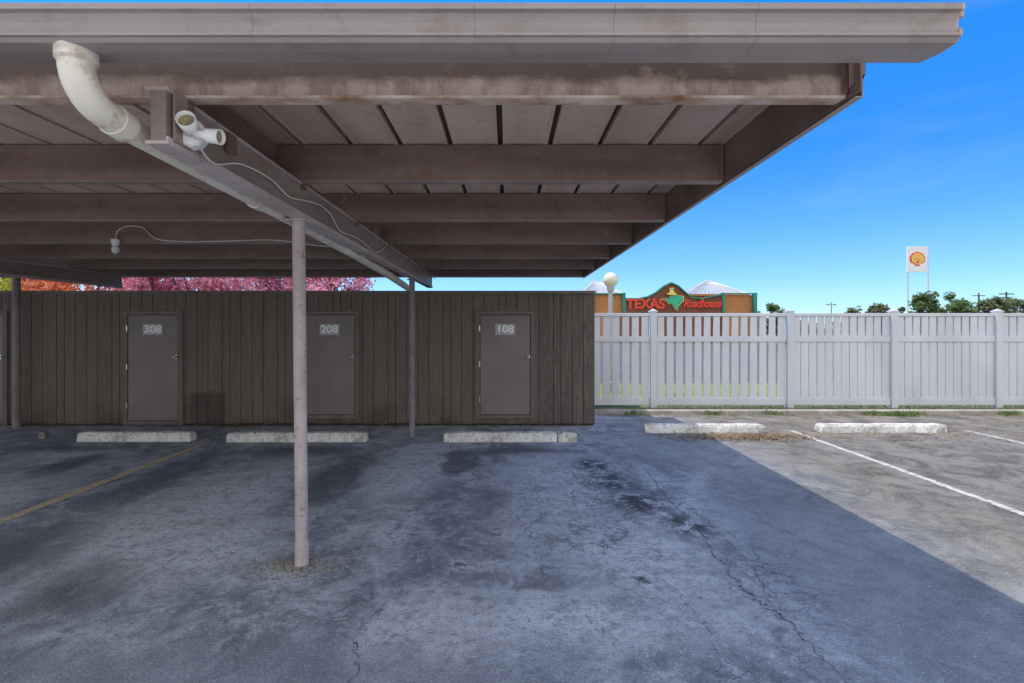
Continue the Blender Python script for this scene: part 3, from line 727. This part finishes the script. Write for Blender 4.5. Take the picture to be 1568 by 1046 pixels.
# ------------------------------------------------------------------ utility poles, street light
up=empty('utility_pole'); m=MB(); X=sx_(1541)
m.tube([(X,Ys,0),(X,Ys,sz_(447))],[.18,.12],8); m.box(X-1.3,X+1.3,Ys-.1,Ys+.1,sz_(451),sz_(449.5)); m.box(X-1.0,X+1.0,Ys-.1,Ys+.1,sz_(456),sz_(454.8)); m.obj('pole_and_crossarms',M_bark,up)
up2=empty('utility_pole'); m=MB(); X2=sx_(1563)
m.tube([(X2,Ys+8,0),(X2,Ys+8,sz_(444))],[.18,.12],8); m.box(X2-1.2,X2+1.2,Ys+7.9,Ys+8.1,sz_(449),sz_(447.8)); m.obj('pole_and_crossarms',M_bark,up2)
sl=empty('street_light'); m=MB(); X=sx_(1273)
m.tube([(X,Ys,0),(X,Ys,sz_(463))],[.12,.07],8); m.tube([(X-.6,Ys,sz_(466)),(X,Ys,sz_(465.5)),(X+.6,Ys,sz_(466))],.05,6); m.box(X-.85,X-.4,Ys-.12,Ys+.12,sz_(467.5),sz_(466)); m.box(X+.4,X+.85,Ys-.12,Ys+.12,sz_(467.5),sz_(466)); m.obj('pole_and_heads',M_dpost,sl)

# ------------------------------------------------------------------ light, sky, camera
s=Vector((-0.536,0.15,1)).normalized()
el=math.asin(s.z); az=math.atan2(s.x,s.y)
L=bpy.data.lights.new('sun','SUN'); L.energy=3.4; L.angle=R(.5); L.color=(1,.93,.82)
o=bpy.data.objects.new('sun',L); sc.collection.objects.link(o); o.rotation_euler=s.to_track_quat('Z','Y').to_euler(); o.location=(-20,10,40)
w=bpy.data.worlds.new('World'); sc.world=w; w.use_nodes=True; nt=w.node_tree
bg=nt.nodes['Background']; sk=nt.nodes.new('ShaderNodeTexSky'); sk.sky_type='NISHITA'; sk.sun_disc=False
sk.sun_elevation=el; sk.sun_rotation=az; sk.air_density=1.0; sk.dust_density=.3; sk.ozone_density=2.0; sk.altitude=1300
tc=nt.nodes.new('ShaderNodeTexCoord'); sp=nt.nodes.new('ShaderNodeSeparateXYZ'); nt.links.new(tc.outputs['Generated'],sp.inputs[0])
fac=ramp(nt, sp.outputs['Z'], [(0.0,(.24,.32,.41)),(.07,(.22,.33,.45)),(.30,(.075,.31,.56)),(.55,(.045,.40,.76)),(.70,(.45,.70,.95))])
sc3=nt.nodes.new('ShaderNodeVectorMath'); sc3.operation='SCALE'; sc3.inputs['Scale'].default_value=3.0
nt.links.new(fac,sc3.inputs[0])
mm=nt.nodes.new('ShaderNodeVectorMath'); mm.operation='MULTIPLY'
nt.links.new(sk.outputs[0],mm.inputs[0]); nt.links.new(sc3.outputs[0],mm.inputs[1])
# broken white cloud added behind the camera as fill light, faint wisps elsewhere
cn=noise(nt, tc.outputs['Generated'], 2.2, 5, 0.6, 0.5)
cov=ramp(nt, cn, [(0.34,0.0),(0.52,1.0)])
behind_cam=maprange(nt, sp.outputs['Y'], -0.02, -0.30)
cl=math_n(nt,'MULTIPLY',cov,behind_cam)
wn=N(nt,'ShaderNodeMapping'); wn.inputs['Scale'].default_value=(2.0,2.0,9.0); nt.links.new(tc.outputs['Generated'],wn.inputs['Vector'])
wisp=ramp(nt, noise(nt, wn.outputs[0], 1.6, 5, 0.55, 0.6), [(0.55,0.0),(0.80,0.10)])
col=mix(nt, wisp, mm.outputs[0], (4.6,5.6,6.5))
col=mix(nt, cl, col, (9.9,9.8,9.6))
nt.links.new(col,bg.inputs['Color']); bg.inputs['Strength'].default_value=.15
cam=bpy.data.cameras.new('camera'); co=bpy.data.objects.new('camera',cam); sc.collection.objects.link(co)
co.location=(0,0,1.77); co.rotation_euler=(R(90),0,0); cam.sensor_width=36; cam.lens=760/1568*36
cam.shift_x=8/1568; cam.shift_y=-20/1568; cam.clip_start=.05; cam.clip_end=3000
sc.camera=co
sc.view_settings.view_transform='Standard'; sc.view_settings.look='None'; sc.view_settings.exposure=0
